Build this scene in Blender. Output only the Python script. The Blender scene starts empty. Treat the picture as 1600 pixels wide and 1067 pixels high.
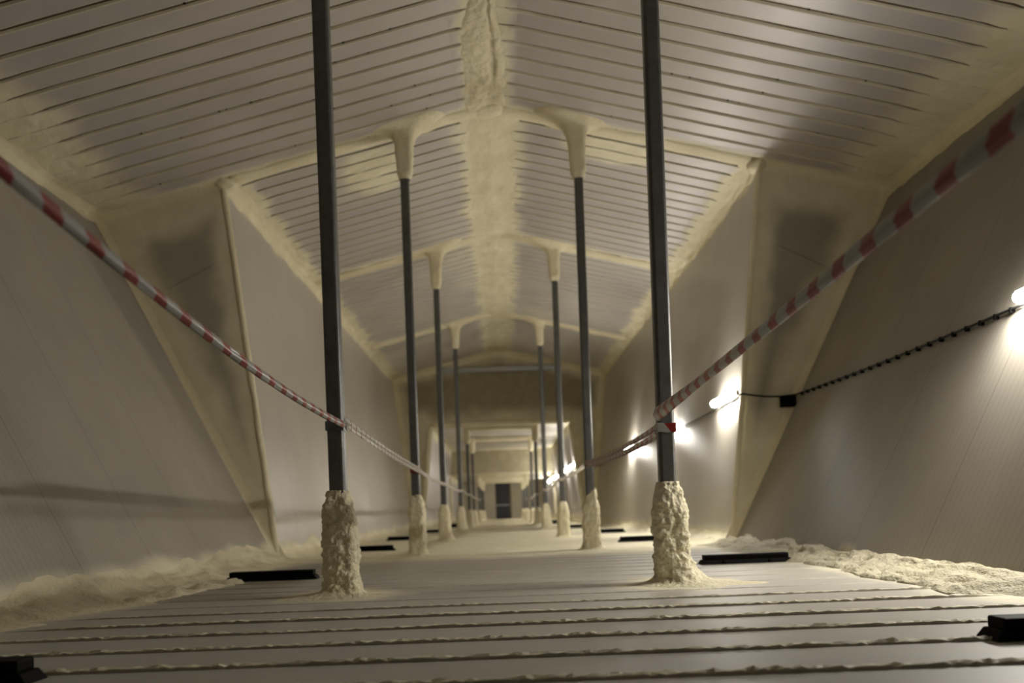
import bpy, math, random
from mathutils import Vector, noise as mn

random.seed(4)
SC = bpy.context.scene
COL = SC.collection
PI = math.pi

# ------------------------------------------------------------------ camera
F_PX = 1400.0
cam_d = bpy.data.cameras.new('camera')
cam = bpy.data.objects.new('camera', cam_d)
COL.objects.link(cam)
SC.camera = cam
cam_d.sensor_width = 36.0
cam_d.sensor_fit = 'HORIZONTAL'
cam_d.lens = F_PX / 1600.0 * 36.0
cam_d.shift_x = 13.0 / 1600.0
cam_d.shift_y = 264.5 / 1600.0
cam_d.clip_start = 0.02
cam_d.clip_end = 200
H = 0.48
cam.location = (0, 0, H)
cam.rotation_euler = (PI / 2, math.radians(2.1), 0)
cam_d.dof.use_dof = True
cam_d.dof.focus_distance = 4.2
cam_d.dof.aperture_fstop = 1.8

# ------------------------------------------------------------------ world, view
w = bpy.data.worlds.new('world')
SC.world = w
w.use_nodes = True
w.node_tree.nodes['Background'].inputs[0].default_value = (0, 0, 0, 1)
w.node_tree.nodes['Background'].inputs[1].default_value = 0.0
SC.view_settings.view_transform = 'Standard'
SC.view_settings.look = 'None'
SC.view_settings.gamma = 1
SC.view_settings.use_curve_mapping = False
SC.view_settings.exposure = 0.0
SC.cycles.max_bounces = 10
SC.cycles.diffuse_bounces = 7
SC.cycles.glossy_bounces = 4
SC.cycles.caustics_reflective = False
SC.cycles.sample_clamp_indirect = 12.0
LAMP = 178.0            # emission strength of the batten lamps' diffusers

# ------------------------------------------------------------------ helpers
def nz(x, y, z=0.0):
    return mn.noise(Vector((x, y, z)))

def fr(x, y, z=0.0, o=4):
    return mn.fractal(Vector((x, y, z)), 0.9, 2.1, o)

def sm(a, b, x):
    if a == b:
        return 1.0 if x > a else 0.0
    t = max(0.0, min(1.0, (x - a) / (b - a)))
    return t * t * (3 - 2 * t)

def tag(o, label=None, cat=None, group=None, kind=None):
    if label: o['label'] = label
    if cat: o['category'] = cat
    if group: o['group'] = group
    if kind: o['kind'] = kind
    return o

def obj(name, vs, fs, mats, parent=None, smooth=True, foam=None, uv=None, mi=None, loc=None, kind=None):
    me = bpy.data.meshes.new(name)
    me.from_pydata([tuple(v) for v in vs], [], fs)
    if not isinstance(mats, (list, tuple)):
        mats = [mats]
    for m in mats:
        me.materials.append(m)
    if mi is not None:
        me.polygons.foreach_set('material_index', mi)
    me.polygons.foreach_set('use_smooth', [smooth] * len(me.polygons))
    if foam is not None:
        a = me.attributes.new('foam', 'FLOAT', 'POINT')
        a.data.foreach_set('value', foam)
    if uv is not None:
        l = me.uv_layers.new(name='UVMap')
        flat = []
        for lp in me.loops:
            flat += list(uv[lp.vertex_index])
        l.data.foreach_set('uv', flat)
    me.update()
    o = bpy.data.objects.new(name, me)
    COL.objects.link(o)
    if loc: o.location = loc
    if parent: o.parent = parent
    if kind: o['kind'] = kind
    return o

def empty(name, loc, label, cat, group=None):
    o = bpy.data.objects.new(name, None)
    o.empty_display_size = 0.1
    COL.objects.link(o)
    o.location = loc
    return tag(o, label, cat, group)

def grid_faces(nr, nc, flip=False, wrap=False):
    fs = []
    for r in range(nr - 1):
        for c in range(nc if wrap else nc - 1):
            d = (c + 1) % nc
            q = (r * nc + c, r * nc + d, (r + 1) * nc + d, (r + 1) * nc + c)
            fs.append(q[::-1] if flip else q)
    return fs

def solid(o, t):
    m = o.modifiers.new('thickness', 'SOLIDIFY')
    m.thickness = t
    m.offset = -1
    return o

def box_mesh(vs, fs, x0, x1, y0, y1, z0, z1):
    b = len(vs)
    vs += [(x0, y0, z0), (x1, y0, z0), (x1, y1, z0), (x0, y1, z0), (x0, y0, z1), (x1, y0, z1), (x1, y1, z1), (x0, y1, z1)]
    fs += [tuple(b + i for i in q) for q in ((3, 2, 1, 0), (4, 5, 6, 7), (0, 1, 5, 4), (1, 2, 6, 5), (2, 3, 7, 6), (3, 0, 4, 7))]

def box(name, x0, x1, y0, y1, z0, z1, mat, parent=None, bev=0.004, loc=None, kind=None):
    vs, fs = [], []
    box_mesh(vs, fs, x0, x1, y0, y1, z0, z1)
    o = obj(name, vs, fs, mat, parent, smooth=False, loc=loc, kind=kind)
    if bev:
        m = o.modifiers.new('bevel', 'BEVEL')
        m.width = bev
        m.segments = 4 if bev > 0.012 else 2
        m.limit_method = 'ANGLE'
        if bev > 0.012:
            o.data.polygons.foreach_set('use_smooth', [True] * len(o.data.polygons))
            m.harden_normals = True
    return o

def tube(vs, fs, pts, rad, n=8, cap=True):
    """round tube along a polyline"""
    b0 = len(vs)
    m = len(pts)
    pts = [Vector(p) for p in pts]
    for i, p in enumerate(pts):
        d = (pts[min(i + 1, m - 1)] - pts[max(i - 1, 0)]).normalized()
        up = Vector((0, 0, 1)) if abs(d.z) < 0.9 else Vector((1, 0, 0))
        s = d.cross(up).normalized()
        u = s.cross(d)
        r = rad(i / (m - 1)) if callable(rad) else rad
        for k in range(n):
            a = 2 * PI * k / n
            vs.append(tuple(p + s * math.cos(a) * r + u * math.sin(a) * r))
    for i in range(m - 1):
        for k in range(n):
            a, b = b0 + i * n + k, b0 + i * n + (k + 1) % n
            fs.append((a, b, b + n, a + n))
    if cap:
        fs.append(tuple(b0 + k for k in range(n))[::-1])
        fs.append(tuple(b0 + (m - 1) * n + k for k in range(n)))

# ------------------------------------------------------------------ materials
def new_mat(name):
    m = bpy.data.materials.new(name)
    m.use_nodes = True
    nt = m.node_tree
    return m, nt, nt.nodes, nt.links, nt.nodes['Principled BSDF']

def N(nt, t, **kw):
    n = nt.nodes.new(t)
    for k, v in kw.items():
        setattr(n, k, v)
    return n

def math_n(nt, op, a, b=None, c=None):
    n = nt.nodes.new('ShaderNodeMath')
    n.operation = op
    for i, v in enumerate((a, b, c)):
        if v is None: continue
        if isinstance(v, (int, float)): n.inputs[i].default_value = v
        else: nt.links.new(v, n.inputs[i])
    return n.outputs[0]

def mix_col(nt, f, a, b, mode='MIX'):
    n = nt.nodes.new('ShaderNodeMix')
    n.data_type = 'RGBA'
    n.blend_type = mode
    for i, v in ((0, f), (6, a), (7, b)):
        if isinstance(v, (int, float)): n.inputs[i].default_value = v
        elif isinstance(v, tuple): n.inputs[i].default_value = (*v, 1)
        else: nt.links.new(v, n.inputs[i])
    return n.outputs[2]

def noise_n(nt, vec, scale, detail=4, rough=0.55):
    n = nt.nodes.new('ShaderNodeTexNoise')
    n.inputs['Scale'].default_value = scale
    n.inputs['Detail'].default_value = detail
    n.inputs['Roughness'].default_value = rough
    nt.links.new(vec, n.inputs['Vector'])
    return n.outputs['Fac']

FOAM = (0.76, 0.71, 0.54)
FOAM_D = (0.67, 0.615, 0.445)
PANEL = (0.46, 0.43, 0.42)

def foam_colour(nt, pos):
    f = noise_n(nt, pos, 2.3, 5)
    r = nt.nodes.new('ShaderNodeMapRange')
    r.inputs[1].default_value = 0.38; r.inputs[2].default_value = 0.66
    nt.links.new(f, r.inputs[0])
    return mix_col(nt, r.outputs[0], FOAM_D, FOAM)

def foam_mat(name, bump=0.5, scale=55.0, rough=0.62, tint=1.0):
    m, nt, nd, lk, b = new_mat(name)
    geo = N(nt, 'ShaderNodeNewGeometry')
    pos = geo.outputs['Position']
    lk.new(mix_col(nt, 1.0, foam_colour(nt, pos), (tint, tint * 0.98, tint * 0.94), 'MULTIPLY'), b.inputs['Base Color'])
    b.inputs['Roughness'].default_value = rough
    b.inputs['Specular IOR Level'].default_value = 0.3
    h1 = noise_n(nt, pos, scale, 3, 0.6)
    h2 = noise_n(nt, pos, scale * 0.3, 2)
    s = math_n(nt, 'ADD', math_n(nt, 'MULTIPLY', h1, 0.5), h2)
    bn = N(nt, 'ShaderNodeBump')
    bn.inputs['Strength'].default_value = bump
    bn.inputs['Distance'].default_value = 0.02
    lk.new(s, bn.inputs['Height'])
    lk.new(bn.outputs[0], b.inputs['Normal'])
    return m

def panel_mat(name, rough=0.42, rib=None, seam=None, rib_axis=1, aniso=0.0, panel=PANEL, spec=0.5, foam_noise=0.35, metal=0.0, scratch=0.0, seam_dir=None, rib_h=0.02):
    """coated sheet with cream foam overspray where the 'foam' attribute says"""
    m, nt, nd, lk, b = new_mat(name)
    geo = N(nt, 'ShaderNodeNewGeometry')
    pos = geo.outputs['Position']
    sep = N(nt, 'ShaderNodeSeparateXYZ')
    lk.new(pos, sep.inputs[0])
    at = N(nt, 'ShaderNodeAttribute', attribute_name='foam')
    n1 = noise_n(nt, pos, 3.5, 6, 0.65)
    v = math_n(nt, 'ADD', at.outputs['Fac'], math_n(nt, 'MULTIPLY', math_n(nt, 'SUBTRACT', n1, 0.5), foam_noise))
    r = nt.nodes.new('ShaderNodeMapRange')
    r.interpolation_type = 'SMOOTHSTEP'
    r.inputs[1].default_value = 0.1; r.inputs[2].default_value = 0.9
    lk.new(v, r.inputs[0])
    mask = r.outputs[0]
    # sheet colour: faint dirt
    d = noise_n(nt, pos, 1.1, 5, 0.6)
    dr = nt.nodes.new('ShaderNodeMapRange')
    dr.inputs[1].default_value = 0.3; dr.inputs[2].default_value = 0.7
    dr.inputs[3].default_value = 0.9; dr.inputs[4].default_value = 1.06
    lk.new(d, dr.inputs[0])
    base = mix_col(nt, 1.0, panel, dr.outputs[0], 'MULTIPLY')
    height = None
    ax = sep.outputs[rib_axis]
    if rib:
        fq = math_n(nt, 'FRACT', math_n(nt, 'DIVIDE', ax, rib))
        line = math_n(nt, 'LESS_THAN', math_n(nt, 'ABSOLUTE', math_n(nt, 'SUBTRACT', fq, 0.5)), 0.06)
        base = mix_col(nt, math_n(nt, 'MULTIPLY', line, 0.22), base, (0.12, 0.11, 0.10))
        tri = math_n(nt, 'PINGPONG', math_n(nt, 'DIVIDE', ax, rib), 0.5)
        height = math_n(nt, 'MULTIPLY', tri, rib_h)
    if seam:
        sax = ax
        if seam_dir:
            dt = N(nt, 'ShaderNodeVectorMath', operation='DOT_PRODUCT')
            lk.new(pos, dt.inputs[0])
            dt.inputs[1].default_value = seam_dir
            sax = dt.outputs['Value']
        fq = math_n(nt, 'FRACT', math_n(nt, 'DIVIDE', sax, seam))
        line = math_n(nt, 'LESS_THAN', fq, 0.008)
        base = mix_col(nt, math_n(nt, 'MULTIPLY', line, 0.4), base, (0.10, 0.09, 0.08))
    colour = mix_col(nt, mask, base, foam_colour(nt, pos))
    lk.new(colour, b.inputs['Base Color'])
    rr = N(nt, 'ShaderNodeMapRange')
    rr.inputs[3].default_value = rough; rr.inputs[4].default_value = 0.7
    lk.new(mask, rr.inputs[0])
    lk.new(rr.outputs[0], b.inputs['Roughness'])
    b.inputs['Specular IOR Level'].default_value = spec
    if metal:
        b2 = math_n(nt, 'MULTIPLY', math_n(nt, 'SUBTRACT', 1.0, mask), metal)
        lk.new(b2, b.inputs['Metallic'])
    if aniso:
        b.inputs['Anisotropic'].default_value = aniso
        b.inputs['Anisotropic Rotation'].default_value = 0.25
        tg = N(nt, 'ShaderNodeTangent', direction_type='UV_MAP')
        tg.uv_map = 'UVMap'
        lk.new(tg.outputs[0], b.inputs['Tangent'])
    fb = math_n(nt, 'MULTIPLY', math_n(nt, 'MULTIPLY', noise_n(nt, pos, 45, 4, 0.6), mask), 0.9)
    hs = fb if height is None else math_n(nt, 'ADD', fb, height)
    bn = N(nt, 'ShaderNodeBump')
    bn.inputs['Strength'].default_value = 0.35
    bn.inputs['Distance'].default_value = 0.02
    lk.new(hs, bn.inputs['Height'])
    lk.new(bn.outputs[0], b.inputs['Normal'])
    return m

def plain(name, col, rough=0.5, metal=0.0, spec=0.5, bump=0.0, scale=40, var=0.0):
    m, nt, nd, lk, b = new_mat(name)
    geo = N(nt, 'ShaderNodeTexCoord')
    b.inputs['Roughness'].default_value = rough
    b.inputs['Metallic'].default_value = metal
    b.inputs['Specular IOR Level'].default_value = spec
    n = noise_n(nt, geo.outputs['Object'], scale, 5)
    c2 = tuple(max(0, c * (1 - var)) for c in col)
    lk.new(mix_col(nt, n, c2, tuple(min(1, c * (1 + var)) for c in col)), b.inputs['Base Color'])
    if bump:
        bn = N(nt, 'ShaderNodeBump')
        bn.inputs['Strength'].default_value = bump
        bn.inputs['Distance'].default_value = 0.01
        lk.new(n, bn.inputs['Height'])
        lk.new(bn.outputs[0], b.inputs['Normal'])
    return m

def steel_mat():
    m, nt, nd, lk, b = new_mat('galvanized_steel')
    tc = N(nt, 'ShaderNodeTexCoord')
    p = tc.outputs['Object']
    vo = N(nt, 'ShaderNodeTexVoronoi')
    vo.inputs['Scale'].default_value = 38
    lk.new(p, vo.inputs['Vector'])
    n = noise_n(nt, p, 9, 6, 0.7)
    n2 = noise_n(nt, p, 120, 2)
    base = mix_col(nt, n, (0.055, 0.054, 0.05), (0.16, 0.157, 0.15))
    base = mix_col(nt, math_n(nt, 'MULTIPLY', vo.outputs['Color'], 0.35), base, (0.17, 0.17, 0.17))
    sp = math_n(nt, 'GREATER_THAN', n2, 0.66)
    base = mix_col(nt, math_n(nt, 'MULTIPLY', sp, 0.5), base, (0.20, 0.14, 0.09))
    lk.new(base, b.inputs['Base Color'])
    b.inputs['Metallic'].default_value = 0.55
    b.inputs['Roughness'].default_value = 0.42
    return m

def tape_mat(name, share, trans=0.25, lift=1.0):
    m, nt, nd, lk, b = new_mat(name)
    uv = N(nt, 'ShaderNodeUVMap', uv_map='UVMap')
    sep = N(nt, 'ShaderNodeSeparateXYZ')
    lk.new(uv.outputs[0], sep.inputs[0])
    s = math_n(nt, 'ADD', sep.outputs[0], math_n(nt, 'MULTIPLY', sep.outputs[1], 0.02))
    red = math_n(nt, 'LESS_THAN', math_n(nt, 'FRACT', math_n(nt, 'DIVIDE', s, 0.2)), share)
    lk.new(mix_col(nt, red, (0.34 * lift, 0.33 * lift, 0.31 * lift), (0.24, 0.02, 0.017)), b.inputs['Base Color'])
    b.inputs['Roughness'].default_value = 0.28
    b.inputs['Specular IOR Level'].default_value = 0.7
    tr = N(nt, 'ShaderNodeBsdfTranslucent')
    lk.new(mix_col(nt, red, (0.42 * lift, 0.41 * lift, 0.38 * lift), (0.38, 0.028, 0.024)), tr.inputs[0])
    mx = N(nt, 'ShaderNodeMixShader')
    mx.inputs[0].default_value = trans
    lk.new(b.outputs[0], mx.inputs[1])
    lk.new(tr.outputs[0], mx.inputs[2])
    out = nd['Material Output']
    lk.new(mx.outputs[0], out.inputs[0])
    return m

def emit_mat(name, col, strength):
    m, nt, nd, lk, b = new_mat(name)
    b.inputs['Base Color'].default_value = (0.9, 0.9, 0.88, 1)
    b.inputs['Emission Color'].default_value = (*col, 1)
    b.inputs['Emission Strength'].default_value = strength
    return m

M_CEIL = panel_mat('ribbed_ceiling_sheet', rough=0.38, spec=0.5, metal=0.15)
M_WALL = panel_mat('micro_ribbed_wall_panel', rough=0.30, rib=0.065, seam=1.15, aniso=0.95, spec=0.55, panel=(0.40, 0.37, 0.32))
M_WALL_NEAR = panel_mat('micro_ribbed_outer_wall', rough=0.50, rib=0.065, seam=1.15, aniso=0.9, spec=0.035, panel=(0.35, 0.322, 0.275), rib_h=0.05)
M_CROSS = panel_mat('cross_wall_panel', rough=0.55, spec=0.3, panel=(0.34, 0.31, 0.25))
M_FLOOR = panel_mat('floor_panel', rough=0.5, rib=0.045, spec=0.3, panel=(0.41, 0.385, 0.335))
M_GABLE = panel_mat('thinly_foamed_gable', rough=0.6, spec=0.25, panel=(0.26, 0.22, 0.13))
M_FARWALL = panel_mat('pale_far_wall', rough=0.6, spec=0.25, panel=(0.62, 0.58, 0.47))
M_TUNNEL = panel_mat('passage_panel', rough=0.42, rib=0.065, spec=0.5, metal=0.2)
M_FOAM = foam_mat('sprayed_foam', 0.55, 60)
M_FOAM_C = foam_mat('coarse_sprayed_foam', 0.9, 75)
M_MOUND = foam_mat('darker_foam', 1.0, 70, 0.7, 0.66)  # sprayed foam in a darker tone
M_STEEL = steel_mat()
M_FILM = plain('dull_clear_film', (0.09, 0.10, 0.105), 0.35, 0, 0.6)
M_TAPE = tape_mat('barrier_tape_film', 0.42)
M_TWIST = tape_mat('twisted_backlit_tape_film', 0.13, 0.6, 2.0)  # twisted spans; whites lifted in colour to imitate backlight from the lamps
M_BLACK = plain('black_plastic', (0.0035, 0.0035, 0.0035), 0.6, 0, 0.05)
M_GROOVE_SHADE = plain('brown_groove_shade', (0.11, 0.083, 0.048), 0.7, 0, 0.2, 0.2, 30, 0.4)  # dark brown paints the shade deep inside the ceiling grooves
M_CABLE = plain('black_rubber', (0.014, 0.014, 0.013), 0.6, 0, 0.3)
M_HOUSE = plain('grey_lamp_plastic', (0.45, 0.45, 0.44), 0.5)
M_EMIT = emit_mat('lit_diffuser', (1.0, 0.955, 0.87), LAMP)
M_EMIT_FAR = emit_mat('lit_diffuser_far', (1.0, 0.955, 0.87), LAMP * 0.65)
M_EMIT_NEAR = emit_mat('lit_diffuser_near', (1.0, 0.955, 0.87), LAMP * 1.4)
M_DOOR = plain('dark_door_leaf', (0.03, 0.035, 0.045), 0.35, 0, 0.5)
M_WOOD = plain('bare_timber', (0.30, 0.20, 0.11), 0.65, 0, 0.3, 0.2, 14, 0.25)
M_ALU = plain('dull_aluminium', (0.45, 0.46, 0.48), 0.4, 0.6)

# ------------------------------------------------------------------ dimensions
XB = 2.62            # half width of the floor
XI, ZI = 3.10, 4.41  # inner eave
XO, ZO = 4.60, 4.045 # outer eave
ZR = 5.17            # ridge
YB, YC, YE = -3.0, 10.35, 26.0   # back, cross wall, end wall
YT, YF = 37.0, 48.0  # drop in the passage ceiling, far wall
def zroof(x): return ZR - 0.245 * abs(x)
RAFT = [15.1, 21.1, 25.9]

# ------------------------------------------------------------------ ceiling
PER = 0.29
def ceil_side(name, sgn):
    vs, fs, foam, mids = [], [], [], []
    def strip(y0, y1, xmax, near):
        xs = []
        x = 0.0
        while x < xmax - 1e-6:
            xs.append(x)
            x += 0.06 if (x < 0.66 or x > xmax - 1.1) else 0.14
        xs.append(xmax)
        ys = []
        y = y0
        while y < y1:
            for f, g in ((0.0, 0.001), (0.06, 0), (0.38, 0), (0.72, 0), (0.785, 0.001), (0.815, 1), (0.945, 1), (0.972, 0.42 if near else 0.2), (0.99, 0.002)):
                yy = y + f * PER
                if yy < y1: ys.append((yy, g))
            y += PER
        ys.append((y1, 0))
        b = len(vs)
        deep = []
        for (yy, g) in ys:
            k = int((yy - y0) / PER)
            for x in xs:
                X = sgn * x
                if near:
                    fo = 1 - sm(0.13, 0.30 + 0.16 * sm(7, 9.0, yy) * (1.0 if sgn < 0 else 0.6), x + 0.06 * nz(yy * 3, 1.7 * sgn))
                    fe = 1 - sm(0.35, 1.0, (xmax - x) + 0.22 * nz(yy * 1.3, 7, sgn))
                    fc = (1 - sm(0.02, 0.22, YC - yy)) * sm(2.9, 3.2, x)
                    if x < 3.2:
                        fc = max(fc, 0.9 * (1 - sm(0.0, 0.28, YC - yy)))
                else:
                    fo = 1 - sm(0.22, 0.62, x + 0.12 * nz(yy * 1.5, 3.1, sgn))
                    fe = 1 - sm(0.15, 0.42, (xmax - x) + 0.15 * nz(yy * 2.1, 9, sgn))
                    fc = 1 - sm(0.02, 0.22, abs(yy - YC))
                    for r in RAFT:
                        fc = max(fc, 1 - sm(0.1, 0.4, abs(yy - r)))
                    # patches of overspray between the rafters
                    pt = 0.5 * sm(0.05, 0.6, nz(x * 0.9 + 3 * sgn, yy * 0.45 + 2.3, 5.0))
                    fc = max(fc, 0.85 * pt)
                    if sgn < 0:
                        fc = max(fc, 0.95 * (1 - sm(0.25, 0.6, math.hypot((x - 1.45), (yy - 11.3) * 0.55))))
                    else:
                        fc = max(fc, 0.95 * (1 - sm(0.2, 0.5, math.hypot((x - 1.45) * 0.6, (yy - 10.9) * 0.9))))
                fm = max(fo, fe, fc)
                fill = max(sm(0.55, 1.0, fo), sm(0.55, 1.0, fe), 0.5 * sm(0.7, 1.0, fc))
                d = 0.062 * g * (1 - fill) * (0.85 + 0.3 * nz(x * 2, k * 3.7))
                z = zroof(x) + d - (0.012 * fm * (0.5 + fr(x * 6, yy * 6, 2)) if fm > 0.3 and g < 0.5 else 0)
                deep.append(d)
                yc = y0 + (k + 0.885) * PER
                if g > 0 and yy > y0 + (k + 0.7) * PER: yq = yy + (yc - yy) * 0.85 * fill
                else: yq = yy
                vs.append((X, yq + 0.004 * nz(x * 4, k), z))
                foam.append(max(fm, 0.62 if g > 0 else 0))
        for q in grid_faces(len(ys), len(xs), flip=(sgn > 0)):
            fs.append(tuple(b + i for i in q))
            mids.append(2 if max(deep[i] for i in q) > 0.011 and min(ys[i // len(xs)][1] for i in q) > 0.1 else 0)  # deep groove faces take the painted shade colour
    strip(YB, YC, XO, True)
    strip(YC, YE, XI + 0.02, False)
    # screw heads along the grooves
    nf = len(fs)
    rnd = random.Random(5 + sgn)
    for _ in range(70):
        k = rnd.randrange(20, 46)
        x = rnd.uniform(0.5, 3.8)
        y = YB + (k + 0.80) * PER
        z = zroof(x)
        b = len(vs)
        r = rnd.uniform(0.008, 0.014)
        for zz in (z + 0.01, z - 0.006):
            for a in range(6):
                vs.append((sgn * x + r * math.cos(a * PI / 3), y + r * math.sin(a * PI / 3), zz)); foam.append(0)
        fs.extend([(b + a, b + (a + 1) % 6, b + 6 + (a + 1) % 6, b + 6 + a) for a in range(6)])
        fs.append(tuple(b + 6 + a for a in range(6)))
    o = obj(name, vs, fs, [M_CEIL, M_BLACK, M_GROOVE_SHADE], foam=foam, smooth=False, mi=mids + [1] * (len(fs) - nf), kind='structure')
    return o
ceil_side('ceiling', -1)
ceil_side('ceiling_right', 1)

# ------------------------------------------------------------------ side walls
def wall(name, sgn, y0, y1, xt, zt, dy, dv, mat, fb=0.22, ft=0.25, xb=XB, ends=(0, 0)):
    ny = int((y1 - y0) / dy) + 1
    nv = dv + 1
    vs, fo, uv = [], [], []
    L = math.hypot(xt - xb, zt)
    for i in range(ny):
        y = y0 + (y1 - y0) * i / (ny - 1)
        for j in range(nv):
            v = j / (nv - 1)
            x = xb + (xt - xb) * v
            f = max(1 - sm(fb * 0.4, fb * 1.6, v * L + 0.12 * nz(y * 1.5, sgn * 3)),
                    1 - sm(ft * 0.3, ft * 1.3, (1 - v) * L + 0.1 * nz(y * 1.7, sgn * 5, 4)))
            if ends[0]: f = max(f, 1 - sm(ends[0] * 0.3, ends[0], y - y0 + 0.04 * nz(v * 9, 1)))
            if ends[1]: f = max(f, 1 - sm(ends[1] * 0.3, ends[1], y1 - y + 0.04 * nz(v * 9, 2)))
            vs.append((sgn * x, y, zt * v)); fo.append(f); uv.append((y, v * L))
    o = obj(name, vs, grid_faces(ny, nv, flip=(sgn < 0)), mat, foam=fo, uv=uv, kind='structure')
    return solid(o, 0.06)
for s, nm in ((-1, 'left'), (1, 'right')):
    wall('wall_' + nm, s, YB, YC, XO, ZO, 0.12, 46, M_WALL_NEAR, fb=0.2 if s < 0 else 0.06, ft=0.10, ends=(0, 0.12))
    wall('wall_%s_inner' % nm, s, YC + 0.004, YE, XI, ZI, 0.14, 46, M_WALL, fb=0.18, ft=0.18, ends=(0.1, 0.15))

# triangular cross walls where the loft narrows
def cross_wall(name, s):
    vs, fo = [], []
    nu, nv = 44, 26
    for i in range(nu):
        u = i / (nu - 1)
        for j in range(nv):
            v = j / (nv - 1)
            xi, zi = XB + (XI - XB) * u, ZI * u
            xo, zo = XB + (XO - XB) * u, ZO * u
            x, z = xi + (xo - xi) * v, zi + (zo - zi) * v
            n = 0.10 * fr(x * 2.2, z * 2.2, s)
            di = (x - (XB + (XI - XB) * z / ZI))
            do = (XB + (XO - XB) * z / ZO - x) * 0.9
            dt = zroof(x) - z
            f = max(1 - sm(0.0, 0.45, di + n), 1 - sm(0.05, 0.66, do + n), 1 - sm(0.15, 0.75, dt + n))
            vs.append((s * x, YC, z)); fo.append(f)
    sd = (s * 0.443, 0, 0.897)
    m = panel_mat('cross_wall_panel', rough=0.55, spec=0.3, panel=(0.34, 0.31, 0.25), seam=2.26, seam_dir=sd)
    o = obj(name, vs, grid_faces(nu, nv, flip=(s < 0)), m, foam=fo, kind='structure')
    return solid(o, 0.05)
cross_wall('wall_cross_left', -1)
cross_wall('wall_cross_right', 1)

def poly_wall(name, polys, y, mat, fo=0.0, t=0.08):
    vs, fs = [], []
    for p in polys:
        b = len(vs)
        vs += [(x, y, z) for x, z in p]
        fs.append(tuple(range(b, b + len(p))))
    o = obj(name, vs, fs, mat, smooth=False, foam=[fo] * len(vs), kind='structure')
    return solid(o, -t)
# wall behind the camera
poly_wall('wall_back', [[(-XB, 0), (XB, 0), (XO, ZO), (0, ZR), (-XO, ZO)]], YB, M_CROSS, 0.6, -0.08)

# gable wall with the passage opening
TB, TT, TZ = 2.40, 2.03, 3.02
def gable():
    vs, fs, fo = [], [], []
    nx, nzr = 61, 50
    idx = {}
    for i in range(nx):
        x = -XI - 0.05 + (2 * XI + 0.1) * i / (nx - 1)
        zt = zroof(x)
        for j in range(nzr):
            z = TZ + (zt - TZ) * j / (nzr - 1)
            d = min(zt - z, z - TZ)
            e = XB + (XI - XB) * z / ZI - abs(x)
            f = max(1 - sm(0.05, 0.6, d + 0.2 * nz(x * 2, z * 2)), 1 - sm(0.1, 0.5, e + 0.2 * nz(x * 2, z * 2, 3))) * 0.45 + 0.25
            idx[i, j] = len(vs)
            vs.append((x, YE, z)); fo.append(f)
    for i in range(nx - 1):
        for j in range(nzr - 1):
            fs.append((idx[i, j], idx[i + 1, j], idx[i + 1, j + 1], idx[i, j + 1]))
    for s in (-1, 1):
        b = len(vs)
        for j in range(20):
            z = TZ * j / 19
            for k in range(6):
                xa = TB + (TT - TB) * z / TZ
                xb = XI + 0.05
                vs.append((s * (xa + (xb - xa) * k / 5), YE, z)); fo.append(0.7)
        fs += [tuple(b + q for q in f) for f in grid_faces(20, 6, flip=(s < 0))]
    o = obj('wall_end', vs, fs, M_GABLE, smooth=False, foam=fo, kind='structure')
    return solid(o, 0.12)
gable()
box('trim_1', -1.75, 1.75, YE - 0.10, YE - 0.01, 4.52, 4.66, M_ALU, bev=0.01, kind='structure')

# passage
def tun_wall(name, s, y0, y1, zt, mat):
    xt = TB + (TT - TB) * zt / TZ
    return wall(name, s, y0, y1, xt, zt, 0.3, 14, mat, fb=0.25, ft=0.35, xb=TB, ends=(0.25, 0.25))
for s, nm in ((-1, 'left'), (1, 'right')):
    tun_wall('wall_%s_passage' % nm, s, YE + 0.1, YT, TZ, M_TUNNEL)
    tun_wall('wall_%s_far' % nm, s, YT, YF, 2.05, M_TUNNEL)
def flat_ceiling(name, y0, y1, z, hw):
    ny, nx = 40, 24
    vs, fo = [], []
    for i in range(ny):
        y = y0 + (y1 - y0) * i / (ny - 1)
        for j in range(nx):
            x = -hw + 2 * hw * j / (nx - 1)
            d = min(hw - abs(x), y - y0, y1 - y)
            fo.append(max(1 - sm(0.1, 0.5, d), 0.35 + 0.5 * nz(x, y)))
            vs.append((x, y, z))
    return solid(obj(name, vs, grid_faces(ny, nx, flip=False), M_TUNNEL, foam=fo, kind='structure'), -0.06)
flat_ceiling('ceiling_passage', YE + 0.1, YT, TZ, 2.2)
flat_ceiling('ceiling_far', YT, YF, 2.05, 2.3)
poly_wall('wall_bulkhead', [[(-2.3, 2.05), (2.3, 2.05), (2.1, TZ), (-2.1, TZ)]], YT, M_GABLE, 0.45)
poly_wall('wall_far', [[(-2.5, 0), (-0.42, 0), (-0.42, 2.05), (-2.5, 2.05)], [(0.42, 0), (2.5, 0), (2.5, 2.05), (0.42, 2.05)], [(-0.42, 2.0), (0.42, 2.0), (0.42, 2.05), (-0.42, 2.05)]], YF, M_FARWALL, 0.1)
dr = empty('door_1', (-0.02, YF, 0.02), 'dark glazed door in a timber surround at the far end of the passage', 'door')
dr['kind'] = 'structure'
box('door_leaf', -0.37, 0.37, 0.02, 0.07, 0.0, 1.93, M_DOOR, dr)
box('door_rail', -0.36, 0.36, -0.01, 0.02, 0.74, 0.80, M_ALU, dr)
for sx in (-1, 1):
    box('door_surround', sx * 0.46 - 0.09, sx * 0.46 + 0.09, -0.03, 0.05, 0.0, 2.0, M_WOOD, dr)
box('door_head', -0.37, 0.37, -0.02, 0.05, 1.93, 2.0, M_WOOD, dr)

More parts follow.
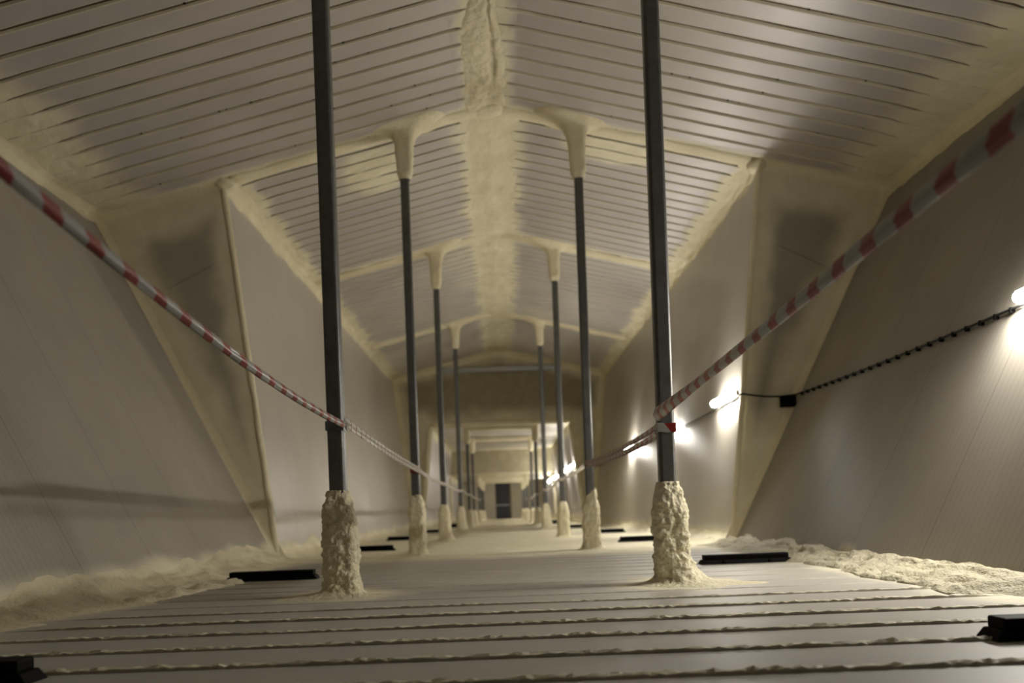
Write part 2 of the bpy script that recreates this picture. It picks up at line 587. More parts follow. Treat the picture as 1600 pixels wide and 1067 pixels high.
# ------------------------------------------------------------------ floor
def floor():
    vs, fo = [], []
    xs = []
    x = -2.75
    while x <= 2.7501:
        xs.append(x); x += 0.022
    ys = []
    P, y0 = 0.4175, 2.51 - 0.4175 * 14
    k = 0
    while True:
        y = y0 + P * k
        if y > YF + 0.3: break
        if y < 12:
            for f, g in ((-0.022, 0), (-0.016, 0.8), (-0.002, 1.0), (0.014, 0.85), (0.028, 0.45), (0.042, 0.0), (0.2, 0)):
                ys.append((y + f, g, k))
        else:
            for f, g in ((0, 1), (0.1, 0.0), (0.3, 0)):
                ys.append((y + f, g, k))
        k += 1
    for (y, g, k) in ys:
        for x in xs:
            ax = abs(x)
            amp = 1 - 0.55 * sm(4.3, 5.0, y) - 0.25 * sm(8, 12, y)
            amp *= 1 - sm(2.0, 2.5, ax + 0.3 * nz(y * 2, 3, x * 0.1))
            d = 0.0
            if g > 0 and amp > 0.02:
                d = g * amp * (0.013 + 0.004 * nz(x * 1.3, k * 5.1) + (0.009 * nz(x * 34, y * 60, k) + 0.006 * nz(x * 80, y * 90, k) if y < 6.5 else 0))
                d = max(d, 0)
            fw = 1 - sm(0.1, 0.75, (2.62 - ax) + 0.25 * nz(x * 1.5, y * 1.5))
            ff = 0.85 * sm(8.6, 10.2, y + 0.5 * nz(x * 1.2, 2)) + 0.25 * sm(4.6, 6, y)
            fp = 0
            for py in (5.45, 10.3):
                fp = max(fp, 1 - sm(0.15, 0.55, math.hypot(ax - 1, (y - py) * 0.8) + 0.15 * nz(x * 4, y * 4)))
            f = max(fw, ff, fp)
            if y < 12: f = max(f, 0.75 * g * amp)
            vs.append((x, y, d + 0.004 * f * nz(x * 5, y * 5)))
            fo.append(f)
    o = obj('floor', vs, grid_faces(len(ys), len(xs)), M_FLOOR, foam=fo, smooth=False, kind='structure')
    return solid(o, 0.08)
floor()

# ------------------------------------------------------------------ foam trim: fillets and beads
TRIM = [1]
def trim_name():
    TRIM[0] += 1
    return 'trim_%d' % TRIM[0]

def fillet(p0, p1, u, v, wfun, hfun, step=0.05, n=14, bump=0.0, bfreq=4.0, mat=None, seed=0.0, convex=0.0):
    """foam filling the corner along p0-p1; u and v are the two surface directions"""
    p0, p1, u, v = Vector(p0), Vector(p1), Vector(u).normalized(), Vector(v).normalized()
    L = (p1 - p0).length
    m = int(L / step) + 1
    nrm = (u + v).normalized()
    vs = []
    for i in range(m):
        t = i / (m - 1)
        s = t * L
        c = p0.lerp(p1, t)
        W, Hh = wfun(s), hfun(s)
        for j in range(n):
            q = j / (n - 1)
            a, b = (1 - q) ** 2, q ** 2
            p = c + u * W * a + v * Hh * b + nrm * convex * math.sin(PI * q)
            e = math.sin(PI * q) ** 0.7
            p += nrm * bump * e * (fr(s * bfreq, q * 3.0, seed) + 0.35)
            p -= nrm * 0.006 * (1 - e)
            vs.append(tuple(p))
    flip = (p1 - p0).cross(u).dot(v) > 0
    return obj(trim_name(), vs, grid_faces(m, n, flip=flip), mat or M_FOAM, kind='structure')

def bead(pts, width, height, nrm, bump=0.01, bfreq=5, step=0.06, n=11, seed=0.0, mat=None):
    """half round foam bead lying on a surface whose outward normal is nrm"""
    pts = [Vector(p) for p in pts]
    nrm = Vector(nrm).normalized()
    line = []
    for a, b in zip(pts[:-1], pts[1:]):
        k = max(2, int((b - a).length / step))
        line += [a.lerp(b, i / k) for i in range(k)]
    line.append(pts[-1])
    vs = []
    s = 0
    LT = sum((b - a).length for a, b in zip(line[:-1], line[1:]))
    for i, p in enumerate(line):
        if i: s += (p - line[i - 1]).length
        d = (line[min(i + 1, len(line) - 1)] - line[max(i - 1, 0)]).normalized()
        side = d.cross(nrm).normalized()
        tp = max(0.02, min(1, s / width, (LT - s) / width)) ** 0.5
        for j in range(n):
            a = PI * j / (n - 1)
            e = math.sin(a) * tp
            b = bump * fr(s * bfreq, a * 1.5, seed) 
            vs.append(tuple(p + side * (tp * width * math.cos(a) * (1 + 0.25 * nz(s * 3, seed, j > n / 2))) + nrm * (e * (height + b) - 0.006)))
    return obj(trim_name(), vs, grid_faces(len(line), n, flip=True), mat or M_FOAM, kind='structure')

for s in (-1, 1):
    up_near = (s * (XO - XB), 0, ZO)
    up_in = (s * (XI - XB), 0, ZI)
    dn_near = (-s * (XO - XB), 0, -ZO)
    dn_in = (-s * (XI - XB), 0, -ZI)
    roof_in = (-s, 0, 0.245)
    # along the foot of the near walls: lumpy ridges of foam
    if s > 0:
        fillet((s * XB, -0.5, 0), (s * XB, YC, 0), (-s, 0, 0), up_near,
               lambda t: 0.34 + 0.22 * fr(t * 1.3, 3.3) + 0.10 * fr(t * 4, 8.1), lambda t: 0.10 + 0.07 * fr(t * 1.8, 1.2), 0.03, 20, 0.06, 3.4, M_MOUND, 4.0, 0.02)
        bead([(2.18, 4.2, 0), (2.28, 4.8, 0), (2.22, 5.4, 0), (2.36, 6.1, 0), (2.3, 6.8, 0)], 0.085, 0.032, (0, 0, 1), 0.03, 6, 0.03, 13, 2.0, M_MOUND)
    else:
        fillet((s * XB, -0.5, 0), (s * XB, YC, 0), (-s, 0, 0), up_near,
               lambda t: 0.42 + 0.25 * fr(t * 0.9, 6.3) + 0.08 * fr(t * 4, 8.1), lambda t: 0.20 + 0.12 * fr(t * 1.1, 2.2), 0.04, 18, 0.035, 2.2, M_FOAM, 9.0, 0.0)
        bead([(-2.05, 6.9, 0), (-2.18, 6.4, 0), (-2.2, 5.9, 0), (-2.3, 5.3, 0)], 0.10, 0.035, (0, 0, 1), 0.03, 5, 0.03, 13, 5.0, M_FOAM)
    fillet((s * XB, YC, 0), (s * XB, YE, 0), (-s, 0, 0), up_in,
           lambda t: 0.22 + 0.10 * fr(t * 1.3, 5.5 * s), lambda t: 0.14 + 0.08 * fr(t * 1.5, 2.5 * s), 0.08, 10, 0.02, 3, M_FOAM, s)
    # eaves
    fillet((s * XO, YB, ZO), (s * XO, YC, ZO), roof_in, dn_near,
           lambda t: 0.20 + 0.05 * fr(t * 2, 1.1 * s), lambda t: 0.16 + 0.06 * fr(t * 2, 4.1 * s), 0.06, 12, 0.02, 4, M_FOAM, 2 * s)
    fillet((s * XI, YC, ZI), (s * XI, YE, ZI), roof_in, dn_in,
           lambda t: 0.20 + 0.08 * fr(t * 2.2, 1.9 * s), lambda t: 0.13 + 0.07 * fr(t * 2.4, 4.4 * s), 0.06, 12, 0.03, 4, M_FOAM, 3 * s)
    # corner of the cross wall
    bead([(s * XB, YC, 0), (s * XI, YC, ZI)], 0.034, 0.03, (-s * 0.7, -0.7, 0), 0.008, 3, 0.06, 9, s)
    fillet((s * XB, YC, 0), (s * XO, YC, ZO), (0, -1, 0), (-s * 0.9, 0, 0.45), lambda t: 0.10, lambda t: 0.10, 0.08, 8, 0.008, 3, M_FOAM, s)
    fillet((s * XI, YC, ZI), (s * XO, YC, ZO), (0, -1, 0), (0, 0, -1), lambda t: 0.12, lambda t: 0.12, 0.08, 8, 0.012, 3, M_FOAM, 2.2 * s)
    # gable wall edges
    fillet((s * XI, YE, ZI), (0, YE, ZR), (0, -1, 0), (0, 0, -1), lambda t: 0.2, lambda t: 0.2, 0.08, 8, 0.02, 3, M_FOAM, 6 * s)
    fillet((s * XB, YE, 0), (s * XI, YE, ZI), (0, -1, 0), (-s, 0, 0), lambda t: 0.15, lambda t: 0.18, 0.08, 8, 0.02, 3, M_FOAM, 7 * s)
    # bands of foam over the rafters
    nrm = (-s * 0.238, 0, -0.971)
    for r, ht in ((YC + 0.05, 0.05), (RAFT[0], 0.05), (RAFT[1], 0.06)):
        bead([(s * (XI - 0.02), r, zroof(XI)), (0, r, ZR)], 0.13, ht, nrm, 0.02, 3, 0.07, 11, r * s)
    # round the passage opening
    bead([(s * TB, YE, 0), (s * TT, YE, TZ)], 0.09, 0.06, (-s * 0.6, -0.8, 0), 0.015, 3, 0.1, 9, s)
    bead([(s * 2.14, YT, 0.2), (s * 2.14, YT, 2.05)], 0.06, 0.05, (-s * 0.6, -0.8, 0), 0.01, 3, 0.1, 9, s)
bead([(-TT, YE, TZ), (TT, YE, TZ)], 0.09, 0.06, (0, -0.8, -0.6), 0.015, 3, 0.1, 9, 2)
bead([(-2.15, YT, 2.05), (2.15, YT, 2.05)], 0.08, 0.06, (0, -0.8, -0.6), 0.015, 3, 0.1, 9, 3)
fillet((-2.1, YT, TZ), (2.1, YT, TZ), (0, -1, 0), (0, 0, -1), lambda t: 0.2, lambda t: 0.2, 0.1, 8, 0.01, 3)

# ridge: lumpy foam over the near part, smoother beyond
def ridge():
    n = 25
    for nm, y0, y1, near in (('near', YB, YC + 0.1, True), ('far', YC, YE, False)):
        vs = []
        m = int((y1 - y0) / 0.035)
        for i in range(m):
            y = y0 + (y1 - y0) * i / (m - 1)
            for j in range(n):
                q = -1 + 2 * j / (n - 1)
                if near:
                    hw = (0.10 + 0.17 * sm(7.8, 8.7, y) if q < 0 else 0.085 + 0.10 * sm(8.0, 9.3, y)) + 0.045 * fr(y * 2.2, 3 if q < 0 else 7)
                    e = 1 - q * q
                    lump = 0.03 + 0.06 * abs(fr(y * 4.6, q * 0.7, 3.0)) + 0.02 * fr(y * 12, q * 3, 1)
                    gap = 0.06 * math.exp(-((q - 0.25) / 0.16) ** 2) * (0.4 + 0.8 * abs(nz(y * 2.5, 4)))
                    dz = e * lump - gap * (1 - sm(9.5, 10.15, y))
                else:
                    hw = 0.34 + 0.06 * fr(y * 1.2, 2)
                    dz = 0.075 * (1 - abs(q)) ** 1.4 + 0.012 * (1 - q * q) * fr(y * 2.5, q * 2, 5)
                x = q * hw
                vs.append((x, y, zroof(x) - dz + 0.003 * (abs(q) > 0.98) * 3))
        obj(trim_name(), vs, grid_faces(m, n, flip=True), M_FOAM_C if near else M_FOAM, kind='structure')
ridge()

def blob(c, rx, ry, rz, seed):
    vs = []
    nr, na = 14, 24
    for i in range(nr):
        f = PI * i / (nr - 1)
        for k in range(na):
            a = 2 * PI * k / na
            d = Vector((math.sin(f) * math.cos(a), math.sin(f) * math.sin(a), math.cos(f)))
            q = 1 + 0.22 * fr(d.x * 1.5 + seed, d.y * 1.5, d.z * 1.5)
            vs.append((c[0] + d.x * rx * q, c[1] + d.y * ry * q, c[2] + d.z * rz * q))
    return obj(trim_name(), vs, grid_faces(nr, na, wrap=True, flip=True), M_FOAM, kind='structure')
for s in (-1, 1):
    blob((s * (XI - 0.01), YC + 0.05, ZI - 0.02), 0.13, 0.13, 0.09, s)
blob((0.0, YC + 0.06, ZR - 0.03), 0.24, 0.17, 0.065, 5)

# ------------------------------------------------------------------ posts
def sup(theta, a, b, n=5.0):
    return (abs(math.cos(theta) / a) ** n + abs(math.sin(theta) / b) ** n) ** (-1 / n)

def sleeve(name, parent, rows, na, mat, seed, amp, flare=None, closed_top=True, ox=0.0):
    """rows: (z, half x, half y, centre x); lumpy box-section sleeve"""
    vs = []
    for (z, hx, hy, cx) in rows:
        for k in range(na):
            th = 2 * PI * k / na
            r = sup(th, hx, hy, 4.0)
            c, s = math.cos(th), math.sin(th)
            px, py = r * c, r * s
            if amp:
                b = amp * (1.1 * fr(px * 9 + seed, py * 9, z * 9, 3) + 0.85 * nz(px * 28 + seed, py * 28, z * 28) + 0.6 * nz(px * 55, py * 55 + seed, z * 55) + 0.35 * nz(px * 75, py * 75 + seed, z * 75))
                # ends blend out
                r += b
            zz = z
            if flare:
                e, dzz = flare(th, z)
                r += e
                zz += dzz
            vs.append((cx + r * c, r * s, zz))
    fs = grid_faces(len(rows), na, wrap=True)
    b = len(vs)
    if closed_top:
        z, hx, hy, cx = rows[-1]
        vs.append((cx, 0, z + 0.003))
        o0 = (len(rows) - 1) * na
        fs += [(o0 + k, o0 + (k + 1) % na, b) for k in range(na)]
    return obj(name, vs, fs, mat, parent)

def lerp_prof(keys, t):
    for (a, va), (b, vb) in zip(keys[:-1], keys[1:]):
        if t <= b:
            q = (t - a) / (b - a)
            return [x + (y - x) * q for x, y in zip(va, vb)]
    return list(keys[-1][1])

def steel_post(x, y, label, hb, wb, cap_h, detail, side_spread, seed, cap=True, ramp=0.0, loc_x=0.0):
    e = empty('steel_post', (x, y, 0), label, 'post', 'square steel posts along the loft')
    zt = zroof(x)
    sh = box('shaft', -0.05, 0.05, -0.05, 0.05, 0.0, zt - 0.01, M_STEEL, e, bev=0.022)
    sgn = 1 if x > 0 else -1
    na = 96 if detail else 40
    nr = 110 if detail else 40
    # foam round the foot
    rows = []
    for i in range(nr):
        t = i / (nr - 1)
        h = t * hb
        a, b = lerp_prof([(0, (wb * 1.0, wb * 1.0)), (0.35, (wb * 0.98, wb)), (0.72, (wb * 0.96, wb * 0.97)), (0.9, (wb * 0.74, wb * 0.78)), (1.0, (0.056, 0.056))], t)
        rows.append((h, a, b, loc_x * (1 - t * t)))
    def fl(th, z):
        c = math.cos(th) * side_spread[0]
        g = 0.45 * math.exp(-z / (side_spread[2] if len(side_spread) > 2 and c > -0.2 else 0.022)) + 0.75 * math.exp(-z / 0.007)
        c = math.cos(th) * side_spread[0]
        k = side_spread[1] * (0.35 + 0.65 * max(0, c)) + 0.03
        k *= 1 + 0.4 * nz(math.cos(th) * 2 + seed, math.sin(th) * 2, 0)
        tilt = ramp * math.cos(th) * sm(hb * 0.7, hb, z)
        return k * g, tilt - 0.004 * (z < 0.001)
    sleeve('foam_base', e, rows, na, M_FOAM_C, seed, 0.0125 if detail else 0.007, fl)
    # foam round the head
    if cap:
        rows = []
        n2 = 40
        for i in range(n2):
            t = i / (n2 - 1)
            z = zt - cap_h + t * (cap_h + 0.02)
            a, b = lerp_prof([(0, (0.058, 0.058)), (0.10, (0.085, 0.085)), (0.55, (0.100, 0.10)), (0.86, (0.115, 0.11)), (1.0, (0.16, 0.15))], t)
            rows.append((z, a, b, -sgn * 0.012 * t))
        def fl2(th, z):
            d = zt - z
            g = math.exp(-max(d, 0) / 0.045)
            return g * (0.10 + 0.24 * abs(math.cos(th)) ** 3), -g * 0.245 * math.cos(th) * sgn * (0.16 + 0.3 * abs(math.cos(th)) ** 3)
        sleeve('foam_cap', e, rows, 40, M_FOAM, seed + 7, 0.006, fl2, closed_top=False)
    # anchor bolts heads near the top of the front posts are left off: the photo shows none
    return e

PY = [5.45, 10.32, 15.1, 21.1]
steel_post(-1.0, PY[0], 'front left steel post, nearest on the left, standing in a craggy foam sleeve', 0.64, 0.104, 0.6, True, (-1, 0.26), 1.3)
steel_post(1.0, PY[0], 'front right steel post with a pitted foam sleeve and foam skirt spreading right', 0.62, 0.104, 0.6, True, (1, 0.34, 0.06), 8.1, loc_x=0.012)
steel_post(-1.0, PY[1], 'second left steel post, beside the left cross wall, foam at head and foot', 0.70, 0.098, 0.60, True, (1, 0.12), 3.7)
steel_post(1.0, PY[1], 'second right steel post with a smooth round-topped foam foot and foam head', 0.66, 0.098, 0.66, True, (1, 0.2, 0.045), 5.9, ramp=0.05)
steel_post(-1.0, PY[2], 'third left steel post from the front, foam at head and foot', 0.62, 0.105, 0.68, False, (1, 0.22, 0.06), 2.2)
steel_post(1.0, PY[2], 'third right steel post from the front, foam at head and foot', 0.60, 0.105, 0.62, False, (1, 0.2), 6.6)
steel_post(-1.0, PY[3], 'fourth left steel post, last one before the dark gable wall', 0.62, 0.11, 0.60, False, (1, 0.28, 0.08), 4.4)
steel_post(1.0, PY[3], 'fourth right steel post, pale grey, last one before the dark gable wall', 0.62, 0.11, 0.60, False, (1, 0.32, 0.08), 9.4)

# portal frames of the passage
ORD = ['first', 'second', 'third', 'fourth', 'fifth', 'sixth']
for i, (y, zt) in enumerate(((26.3, TZ), (30.6, TZ), (37.5, 2.05), (41.6, 2.05), (45.2, 2.05))):
    e = empty('portal_frame', (0, y, 0), '%s foam-coated portal frame along the far passage, counted from the gable wall' % ORD[i], 'frame', 'portal frames of the passage')
    for s in (-1, 1):
        p = box('post', s * 1.0 - 0.045, s * 1.0 + 0.045, -0.045, 0.045, 0, zt - 0.02, M_STEEL, e, bev=0.008)
        rows = []
        for k in range(24):
            t = k / 23
            a = lerp_prof([(0, (0.11,)), (0.8, (0.10,)), (1, (0.05,))], t)[0]
            rows.append((t * 0.55, a, a, s * 1.0))
        sleeve('foam_base', e, rows, 24, M_FOAM, i + s, 0.006, lambda th, z: (0.16 * math.exp(-z / 0.05), 0))
        rows = []
        for k in range(24):
            t = k / 23
            a = lerp_prof([(0, (0.05,)), (0.15, (0.09,)), (1, (0.11,))], t)[0]
            rows.append((zt - 0.55 + t * 0.54, a, a, s * 1.0))
        sleeve('foam_cap', e, rows, 24, M_FOAM, i + s + 4, 0.006, None)
    vs = []
    for k in range(50):
        x = -1.08 + 2.16 * k / 49
        for q in range(16):
            a = 2 * PI * q / 16
            r = sup(a, 0.10, 0.085, 4) + 0.01 * fr(x * 4, a, i)
            vs.append((x, r * math.cos(a), zt - 0.085 + r * math.sin(a)))
    obj('beam', vs, grid_faces(50, 16, wrap=True, flip=True), M_FOAM, e)
    vs = []
    for k in range(50):
        x = -1.08 + 2.16 * k / 49
        for q in range(12):
            a = PI * q / 11
            vs.append((x, 0.16 * math.cos(a), -0.004 + math.sin(a) * (0.075 + 0.012 * fr(x * 4, a, i))))
    obj('sill', vs, grid_faces(50, 12, flip=True), M_FOAM, e)

# ------------------------------------------------------------------ barrier tape
def ribbon(vs, fs, uv, pts, wfun, tiltfun, fold=0.25, u0=0.0, step=0.04, n=7):
    """creased strip along a smooth path; tilt = angle of its width from the vertical"""
    P = [Vector(p) for p in pts]
    line = []
    for a, b in zip(P[:-1], P[1:]):
        k = max(1, int((b - a).length / step))
        line += [a.lerp(b, i / k) for i in range(k)]
    line.append(P[-1])
    L = [0]
    for a, b in zip(line[:-1], line[1:]):
        L.append(L[-1] + (b - a).length)
    b0 = len(vs)
    for i, p in enumerate(line):
        t = L[i] / L[-1]
        d = (line[min(i + 1, len(line) - 1)] - line[max(i - 1, 0)]).normalized()
        side = d.cross(Vector((0, 0, 1))).normalized()
        up = side.cross(d)
        a = tiltfun(t)
        wv = up * math.cos(a) + side * math.sin(a)
        nv = -up * math.sin(a) + side * math.cos(a)
        W = wfun(t)
        for j in range(n):
            q = -1 + 2 * j / (n - 1)
            off = W * fold * (1 - abs(q)) + 0.004 * nz(L[i] * 6, q * 1.5, u0)
            vs.append(tuple(p + wv * (W * 0.5 * q) + nv * off))
            uv.append((u0 + L[i], q))
    fs += [tuple(b0 + k for k in f) for f in grid_faces(len(line), n)]
    return u0 + L[-1]

def tape_obj(name, parent, spans, label=None, mat=None):
    vs, fs, uv = [], [], []
    for sp in spans:
        ribbon(vs, fs, uv, **sp)
    o = obj(name, vs, fs, mat or M_TAPE, parent, uv=uv)
    m = o.modifiers.new('thickness', 'SOLIDIFY')
    m.thickness = 0.0012
    m.offset = 0
    if label: o['label'] = label
    return o

def curve_pts(f, y0, y1, n=40):
    return [f(y0 + (y1 - y0) * i / (n - 1)) for i in range(n)]

def wrap(parent, px, py, z, h=0.06, u0=0.0, mat=None):
    vs, uv = [], []
    r = 0.054
    loop = [(-r, -r), (r, -r), (r, r), (-r, r), (-r, -r)]
    pts = []
    for (a, b), (c, d) in zip(loop[:-1], loop[1:]):
        for k in range(5):
            pts.append((a + (c - a) * k / 5, b + (d - b) * k / 5))
    pts.append(loop[-1])
    for i, (a, b) in enumerate(pts):
        for j in range(3):
            vs.append((px + a, py + b, z + h * (j / 2 - 0.5) + 0.012 * nz(a * 20, b * 20, u0)))
            uv.append((u0 + i * 0.0216, j - 1))
    o = obj('wrap', vs, grid_faces(len(pts), 3), mat or M_TAPE, parent, uv=uv, smooth=False)
    m = o.modifiers.new('thickness', 'SOLIDIFY')
    m.thickness = 0.002
    return o

XT = 0.945
def sag(x, y0, z0, y1, z1, s, x1=None):
    def f(y):
        t = (y - y0) / (y1 - y0)
        xx = x if x1 is None else x + (x1 - x) * t
        return (xx, y, z0 + (z1 - z0) * t - 4 * s * t * (1 - t))
    return f

# left tape
tl = empty('barrier_tape', (-XT, PY[0], 1.0), 'red and white barrier tape strung along the left row of steel posts', 'tape', 'barrier tapes')
def loc(pts, e): return [(p[0] - e.location.x, p[1] - e.location.y, p[2] - e.location.z) for p in pts]
def fL(y):
    t = 5.42 - y
    return (-XT, y, 1.035 - 0.0138 * t + 0.01416 * t * t)
tape_obj('tape_strand', tl, [dict(pts=loc(curve_pts(fL, 0.55, 5.42), tl), wfun=lambda t: 0.031 + 0.008 * t, tiltfun=lambda t: 0.5 - 0.3 * t, fold=0.3, u0=0.07)])
def two(e, f, y0, y1, w, gap, u0, name='tape_strand', tilt=0.25):
    a = lambda y: (f(y)[0], y, f(y)[2] + gap)
    b = lambda y: (f(y)[0] + 0.012, y, f(y)[2] - gap)
    tape_obj(name, e, [dict(pts=loc(curve_pts(a, y0, y1), e), wfun=lambda t: w, tiltfun=lambda t: tilt + 0.5 * t, fold=0.2, u0=u0),
                       dict(pts=loc(curve_pts(b, y0, y1), e), wfun=lambda t: w, tiltfun=lambda t: -tilt + 0.3 * t, fold=0.2, u0=u0 + 0.1)], mat=M_TWIST if y0 > 5.44 else M_TAPE)
two(tl, sag(-XT, 5.46, 1.05, PY[1], 0.975, 0.02), 5.46, PY[1], 0.04, 0.017, 0.03)
two(tl, sag(-XT, PY[1], 0.965, PY[2], 0.96, 0.03), PY[1], PY[2], 0.035, 0.012, 0.05)
two(tl, sag(-XT, PY[2], 0.96, PY[3], 1.0, 0.05), PY[2], PY[3], 0.035, 0.012, 0.0)
two(tl, sag(-XT, PY[3], 1.0, 26.3, 1.0, 0.05), PY[3], 26.3, 0.035, 0.01, 0.1)
two(tl, sag(-XT, 26.3, 1.0, 30.6, 0.98, 0.05, -XT), 26.3, 30.6, 0.035, 0.01, 0.1)
two(tl, sag(-XT, 30.6, 0.98, 37.5, 1.0, 0.05, -XT), 30.6, 37.5, 0.035, 0.01, 0.1)
# right tape
tr = empty('barrier_tape', (XT, PY[0], 1.0), 'red and white barrier tape strung along the right row of posts, broad at the front', 'tape', 'barrier tapes')
def fR(y):
    t = 5.42 - y
    return (XT, y, 1.025 + 0.0222 * t + 0.0024 * t * t)
def wR(t): return 0.045 + 0.035 * sm(0.72, 1.0, t)
tape_obj('tape_strand', tr, [dict(pts=loc(curve_pts(fR, 0.55, 5.42), tr), wfun=wR, tiltfun=lambda t: -0.55 + 0.35 * t, fold=-0.28, u0=0.14)])
two(tr, sag(XT, 5.42, 0.93, PY[1], 0.985, 0.035), 5.42, PY[1], 0.045, 0.02, 0.03, tilt=0.15)
two(tr, sag(XT, PY[1], 0.97, PY[2], 0.97, 0.03), PY[1], PY[2], 0.032, 0.008, 0.0)
two(tr, sag(XT, PY[2], 0.97, PY[3], 0.93, 0.05), PY[2], PY[3], 0.032, 0.008, 0.0)
two(tr, sag(XT, PY[3], 0.93, 26.3, 0.95, 0.06), PY[3], 26.3, 0.032, 0.008, 0.0)
two(tr, sag(XT, 26.3, 0.95, 37.5, 0.98, 0.10), 26.3, 37.5, 0.032, 0.008, 0.0)
for e, s, zs in ((tl, -1, (1.03, 0.975, 0.965, 1.0)), (tr, 1, (0.945, 0.985, 0.97, 0.94))):
    for y, z in zip(PY, zs):
        wrap(e, s * 1.0 - e.location.x, y - e.location.y, z - e.location.z, 0.055, 0.01 + 0.13 * (s > 0), M_FILM if s < 0 and y < 6 else None)

# ------------------------------------------------------------------ batten lamps and their cable
ZL = 1.74
def wall_x(y, z):
    if y < YC: return XB + (XO - XB) * z / ZO
    if y < YE: return XB + (XI - XB) * z / ZI
    return TB + (TT - TB) * z / TZ
def lamp(yc, length, normal, label, power=1.0, arc=120):
    wx = wall_x(yc, ZL)
    x = wx - 0.085
    e = empty('batten_lamp', (x, yc, ZL), label, 'lamp', 'lit batten lamps along the right wall')
    nx, nzv = normal
    ang = math.atan2(nzv, nx)
    r = 0.046
    hl = length / 2
    # lit diffuser: most of a round tube with rounded ends
    vs = []
    secs = [(-hl, 0.3), (-hl + 0.008, 0.7), (-hl + 0.03, 0.95), (-hl + 0.05, 1), (hl - 0.05, 1), (hl - 0.03, 0.95), (hl - 0.008, 0.7), (hl, 0.3)]
    n = 20
    arc = math.radians(arc)
    for (yy, k) in secs:
        for j in range(n):
            a = ang - arc + 2 * arc * j / (n - 1)
            vs.append((r * k * math.cos(a), yy, r * k * math.sin(a)))
    fs = grid_faces(len(secs), n, flip=False)
    fs.append(tuple(range(n)))
    fs.append(tuple((len(secs) - 1) * n + j for j in range(n))[::-1])
    d = obj('diffuser', vs, fs, {1.0: M_EMIT, 1.3: M_EMIT_NEAR}.get(power, M_EMIT_FAR), e)
    d['label'] = 'glowing white diffuser'
    # housing behind it
    vs = []
    prof = [(-arc - 0.02, 1.02), (-arc - 0.02, 1.02)]
    pts2 = [(r * 1.03 * math.cos(ang + a), r * 1.03 * math.sin(ang + a)) for a in (arc, arc + 0.25)]
    bx, bz = -math.cos(ang), -math.sin(ang)
    tx, tz = -math.sin(ang), math.cos(ang)
    sec = [(bx * 0.018 + tx * 0.043, bz * 0.018 + tz * 0.043), (bx * 0.05 + tx * 0.034, bz * 0.05 + tz * 0.034),
           (bx * 0.05 - tx * 0.034, bz * 0.05 - tz * 0.034), (bx * 0.018 - tx * 0.043, bz * 0.018 - tz * 0.043)]
    for yy in (-hl + 0.02, hl - 0.02):
        for (a, b) in sec: vs.append((a, yy, b))
    fs = [(0, 1, 5, 4), (1, 2, 6, 5), (2, 3, 7, 6), (3, 0, 4, 7), (3, 2, 1, 0), (4, 5, 6, 7)]
    obj('housing', vs, fs, M_HOUSE, e, smooth=False)
    # two clips to the wall
    for yy in (-hl * 0.6, hl * 0.6):
        box('clip', 0.02, 0.09, yy - 0.012, yy + 0.012, -0.02, 0.02, M_HOUSE, e, bev=0.003)
    return e
LAMPS = [(5.10, (-0.58, -0.815), 'nearest lamp, on the right wall at the edge of the picture'),
         (10.95, (-0.98, -0.18), 'lamp just past the right cross wall with a bright streak on the wall around it'),
         (14.95, (-0.98, -0.18), 'lamp mostly hidden behind the front right post, glinting at its edges'),
         (19.1, (-0.98, -0.18), 'lamp peeping out under the right tape, bright streak on the wall around it'),
         (26.9, (-1.0, 0.0), 'small lamp at the mouth of the passage, highest of the far lamps'),
         (30.3, (-1.0, 0.0), 'second small lamp inside the passage on the right, left of the highest far lamp'),
         (36.0, (-1.0, 0.0), 'third small lamp inside the passage on the right'),
         (40.2, (-1.0, 0.0), 'fourth small lamp inside the passage on the right'),
         (44.4, (-1.0, 0.0), 'added lamp brightening the far wall, farthest and lowest on the right of the passage')]  # last lamp is an addition to lighten the far wall
for (y, nrm, lb) in LAMPS:
    if y < 6: lamp(y, 1.46, nrm, lb, 1.3, 88)
    else: lamp(y, 0.95, nrm, lb, 1.0 if y < 25 else 0.65, 112)

cb = empty('power_cable', (wall_x(5, ZL), 5.0, ZL), 'black lighting cable along the right wall linking the batten lamps', 'cable')
def wp(y, dz=0.0, off=0.03):
    return Vector((wall_x(y, ZL + dz) - off, y, ZL + dz))
path = []
for i in range(90):
    y = 1.0 + (YC - 0.05 - 1.0) * i / 89
    path.append(wp(y, -0.045 - 0.02 * math.sin((y - 5.9) / 4.4 * PI) * (y > 5.9)))
xc0 = wall_x(YC - 0.01, ZL) - 0.03
xc1 = XB + (XI - XB) * ZL / ZI - 0.01
for i in range(1, 12):
    t = i / 11
    path.append(Vector((xc0 + (xc1 - xc0) * t, YC - 0.045, ZL - 0.045 + 0.03 * t - 0.03 * math.sin(PI * t))))
path.append(Vector((xc1 - 0.03, YC + 0.02, ZL - 0.02)))
for i in range(1, 120):
    y = YC + 0.05 + (44 - YC) * i / 119
    if YE - 0.2 < y < YE + 0.3: continue
    sagv = -0.045 - 0.03 * abs(math.sin((y - 11) / 4.1 * PI))
    path.append(wp(y, sagv))
vs, fs = [], []
tube(vs, fs, [p - cb.location for p in path], 0.010, 8)
obj('cable_run', vs, fs, M_CABLE, cb)
y = 5.95
while y < YC - 0.1:
    p = wp(y, -0.045 - 0.02 * math.sin((y - 5.9) / 4.4 * PI)) - cb.location
    vs, fs = [], []
    box_mesh(vs, fs, p.x - 0.014, p.x + 0.02, p.y - 0.009, p.y + 0.009, p.z - 0.026, p.z + 0.012)
    obj('cable_clip', vs, fs, M_BLACK, cb, smooth=False)
    y += 0.19
jb = empty('junction_box', (wall_x(YC - 0.05, ZL) - 0.16, YC - 0.052, ZL - 0.13), 'small dark box under the cable in the corner of the right cross wall', 'box')
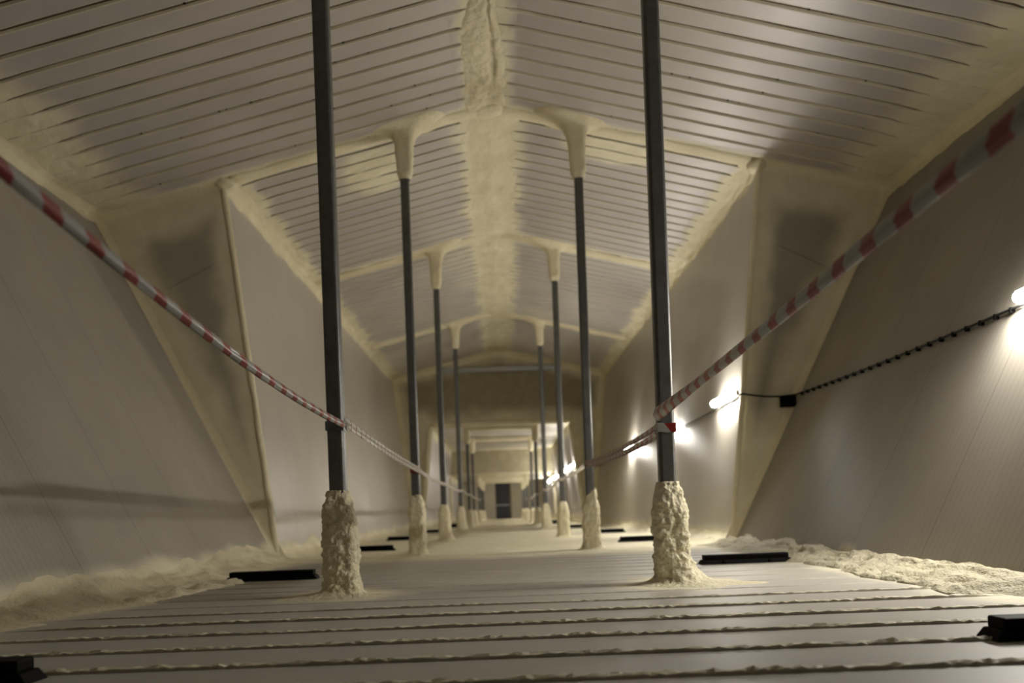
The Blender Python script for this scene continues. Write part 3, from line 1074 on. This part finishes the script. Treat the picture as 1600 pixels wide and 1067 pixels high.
box('body', -0.09, 0.09, -0.035, 0.035, -0.06, 0.07, M_BLACK, jb, bev=0.012)
box('lid', -0.075, 0.075, -0.045, -0.03, -0.048, 0.058, M_BLACK, jb, bev=0.006)

# ------------------------------------------------------------------ black air inlets in the floor
def inlet(x, y, label):
    e = empty('air_inlet', (x, y, 0), label, 'air inlet', 'black air inlets along the floor edges')
    vs, fs = [], []
    X, Y = 0.365, 0.07
    # base frame with raked ends
    vs += [(-X, -Y, 0), (X, -Y, 0), (X, Y, 0), (-X, Y, 0), (-X + 0.025, -Y + 0.01, 0.036), (X - 0.025, -Y + 0.01, 0.036), (X - 0.025, Y - 0.01, 0.036), (-X + 0.025, Y - 0.01, 0.036)]
    fs += [(3, 2, 1, 0), (4, 5, 6, 7), (0, 1, 5, 4), (1, 2, 6, 5), (2, 3, 7, 6), (3, 0, 4, 7)]
    f = obj('base_frame', vs, fs, M_BLACK, e, smooth=False)
    m = f.modifiers.new('bevel', 'BEVEL'); m.width = 0.004; m.segments = 2
    box('hood', -X + 0.035, X - 0.035, -Y + 0.02, Y - 0.015, 0.034, 0.074, M_BLACK, e, bev=0.007)
    for k in range(2):
        box('slat', -X + 0.05, X - 0.05, -Y + 0.012, -Y + 0.024, 0.042 + 0.014 * k, 0.048 + 0.014 * k, M_BLACK, e, bev=0)
    for sx in (-0.18, 0.18):
        box('lug', sx - 0.012, sx + 0.012, -Y - 0.012, -Y + 0.01, 0.0, 0.03, M_BLACK, e, bev=0.003)
    return e
rowsY = [2.97, 7.07, 12.1, 16.7, 22.4, 28.6, 33.0]
words = ['front', 'second', 'third', 'fourth', 'fifth', 'sixth', 'seventh']
for i, y in enumerate(rowsY):
    for s, nm in ((-1, 'left'), (1, 'right')):
        if i >= 5:
            lb = '%s black inlet on the %s floor edge inside the passage' % ('first' if i == 5 else 'second', nm)
        elif i == 0:
            lb = 'nearest black stepped inlet, on the %s floor edge at the bottom corner of the picture' % nm
        else:
            lb = '%s black inlet from the front along the %s floor edge' % (words[i], nm)
        xx = 1.84 if s < 0 else (1.93 if i == 0 else 1.89)
        inlet(s * (xx if i < 5 else 1.75), y - ((0.17 if s < 0 else 0.03) if i == 0 else 0), lb)
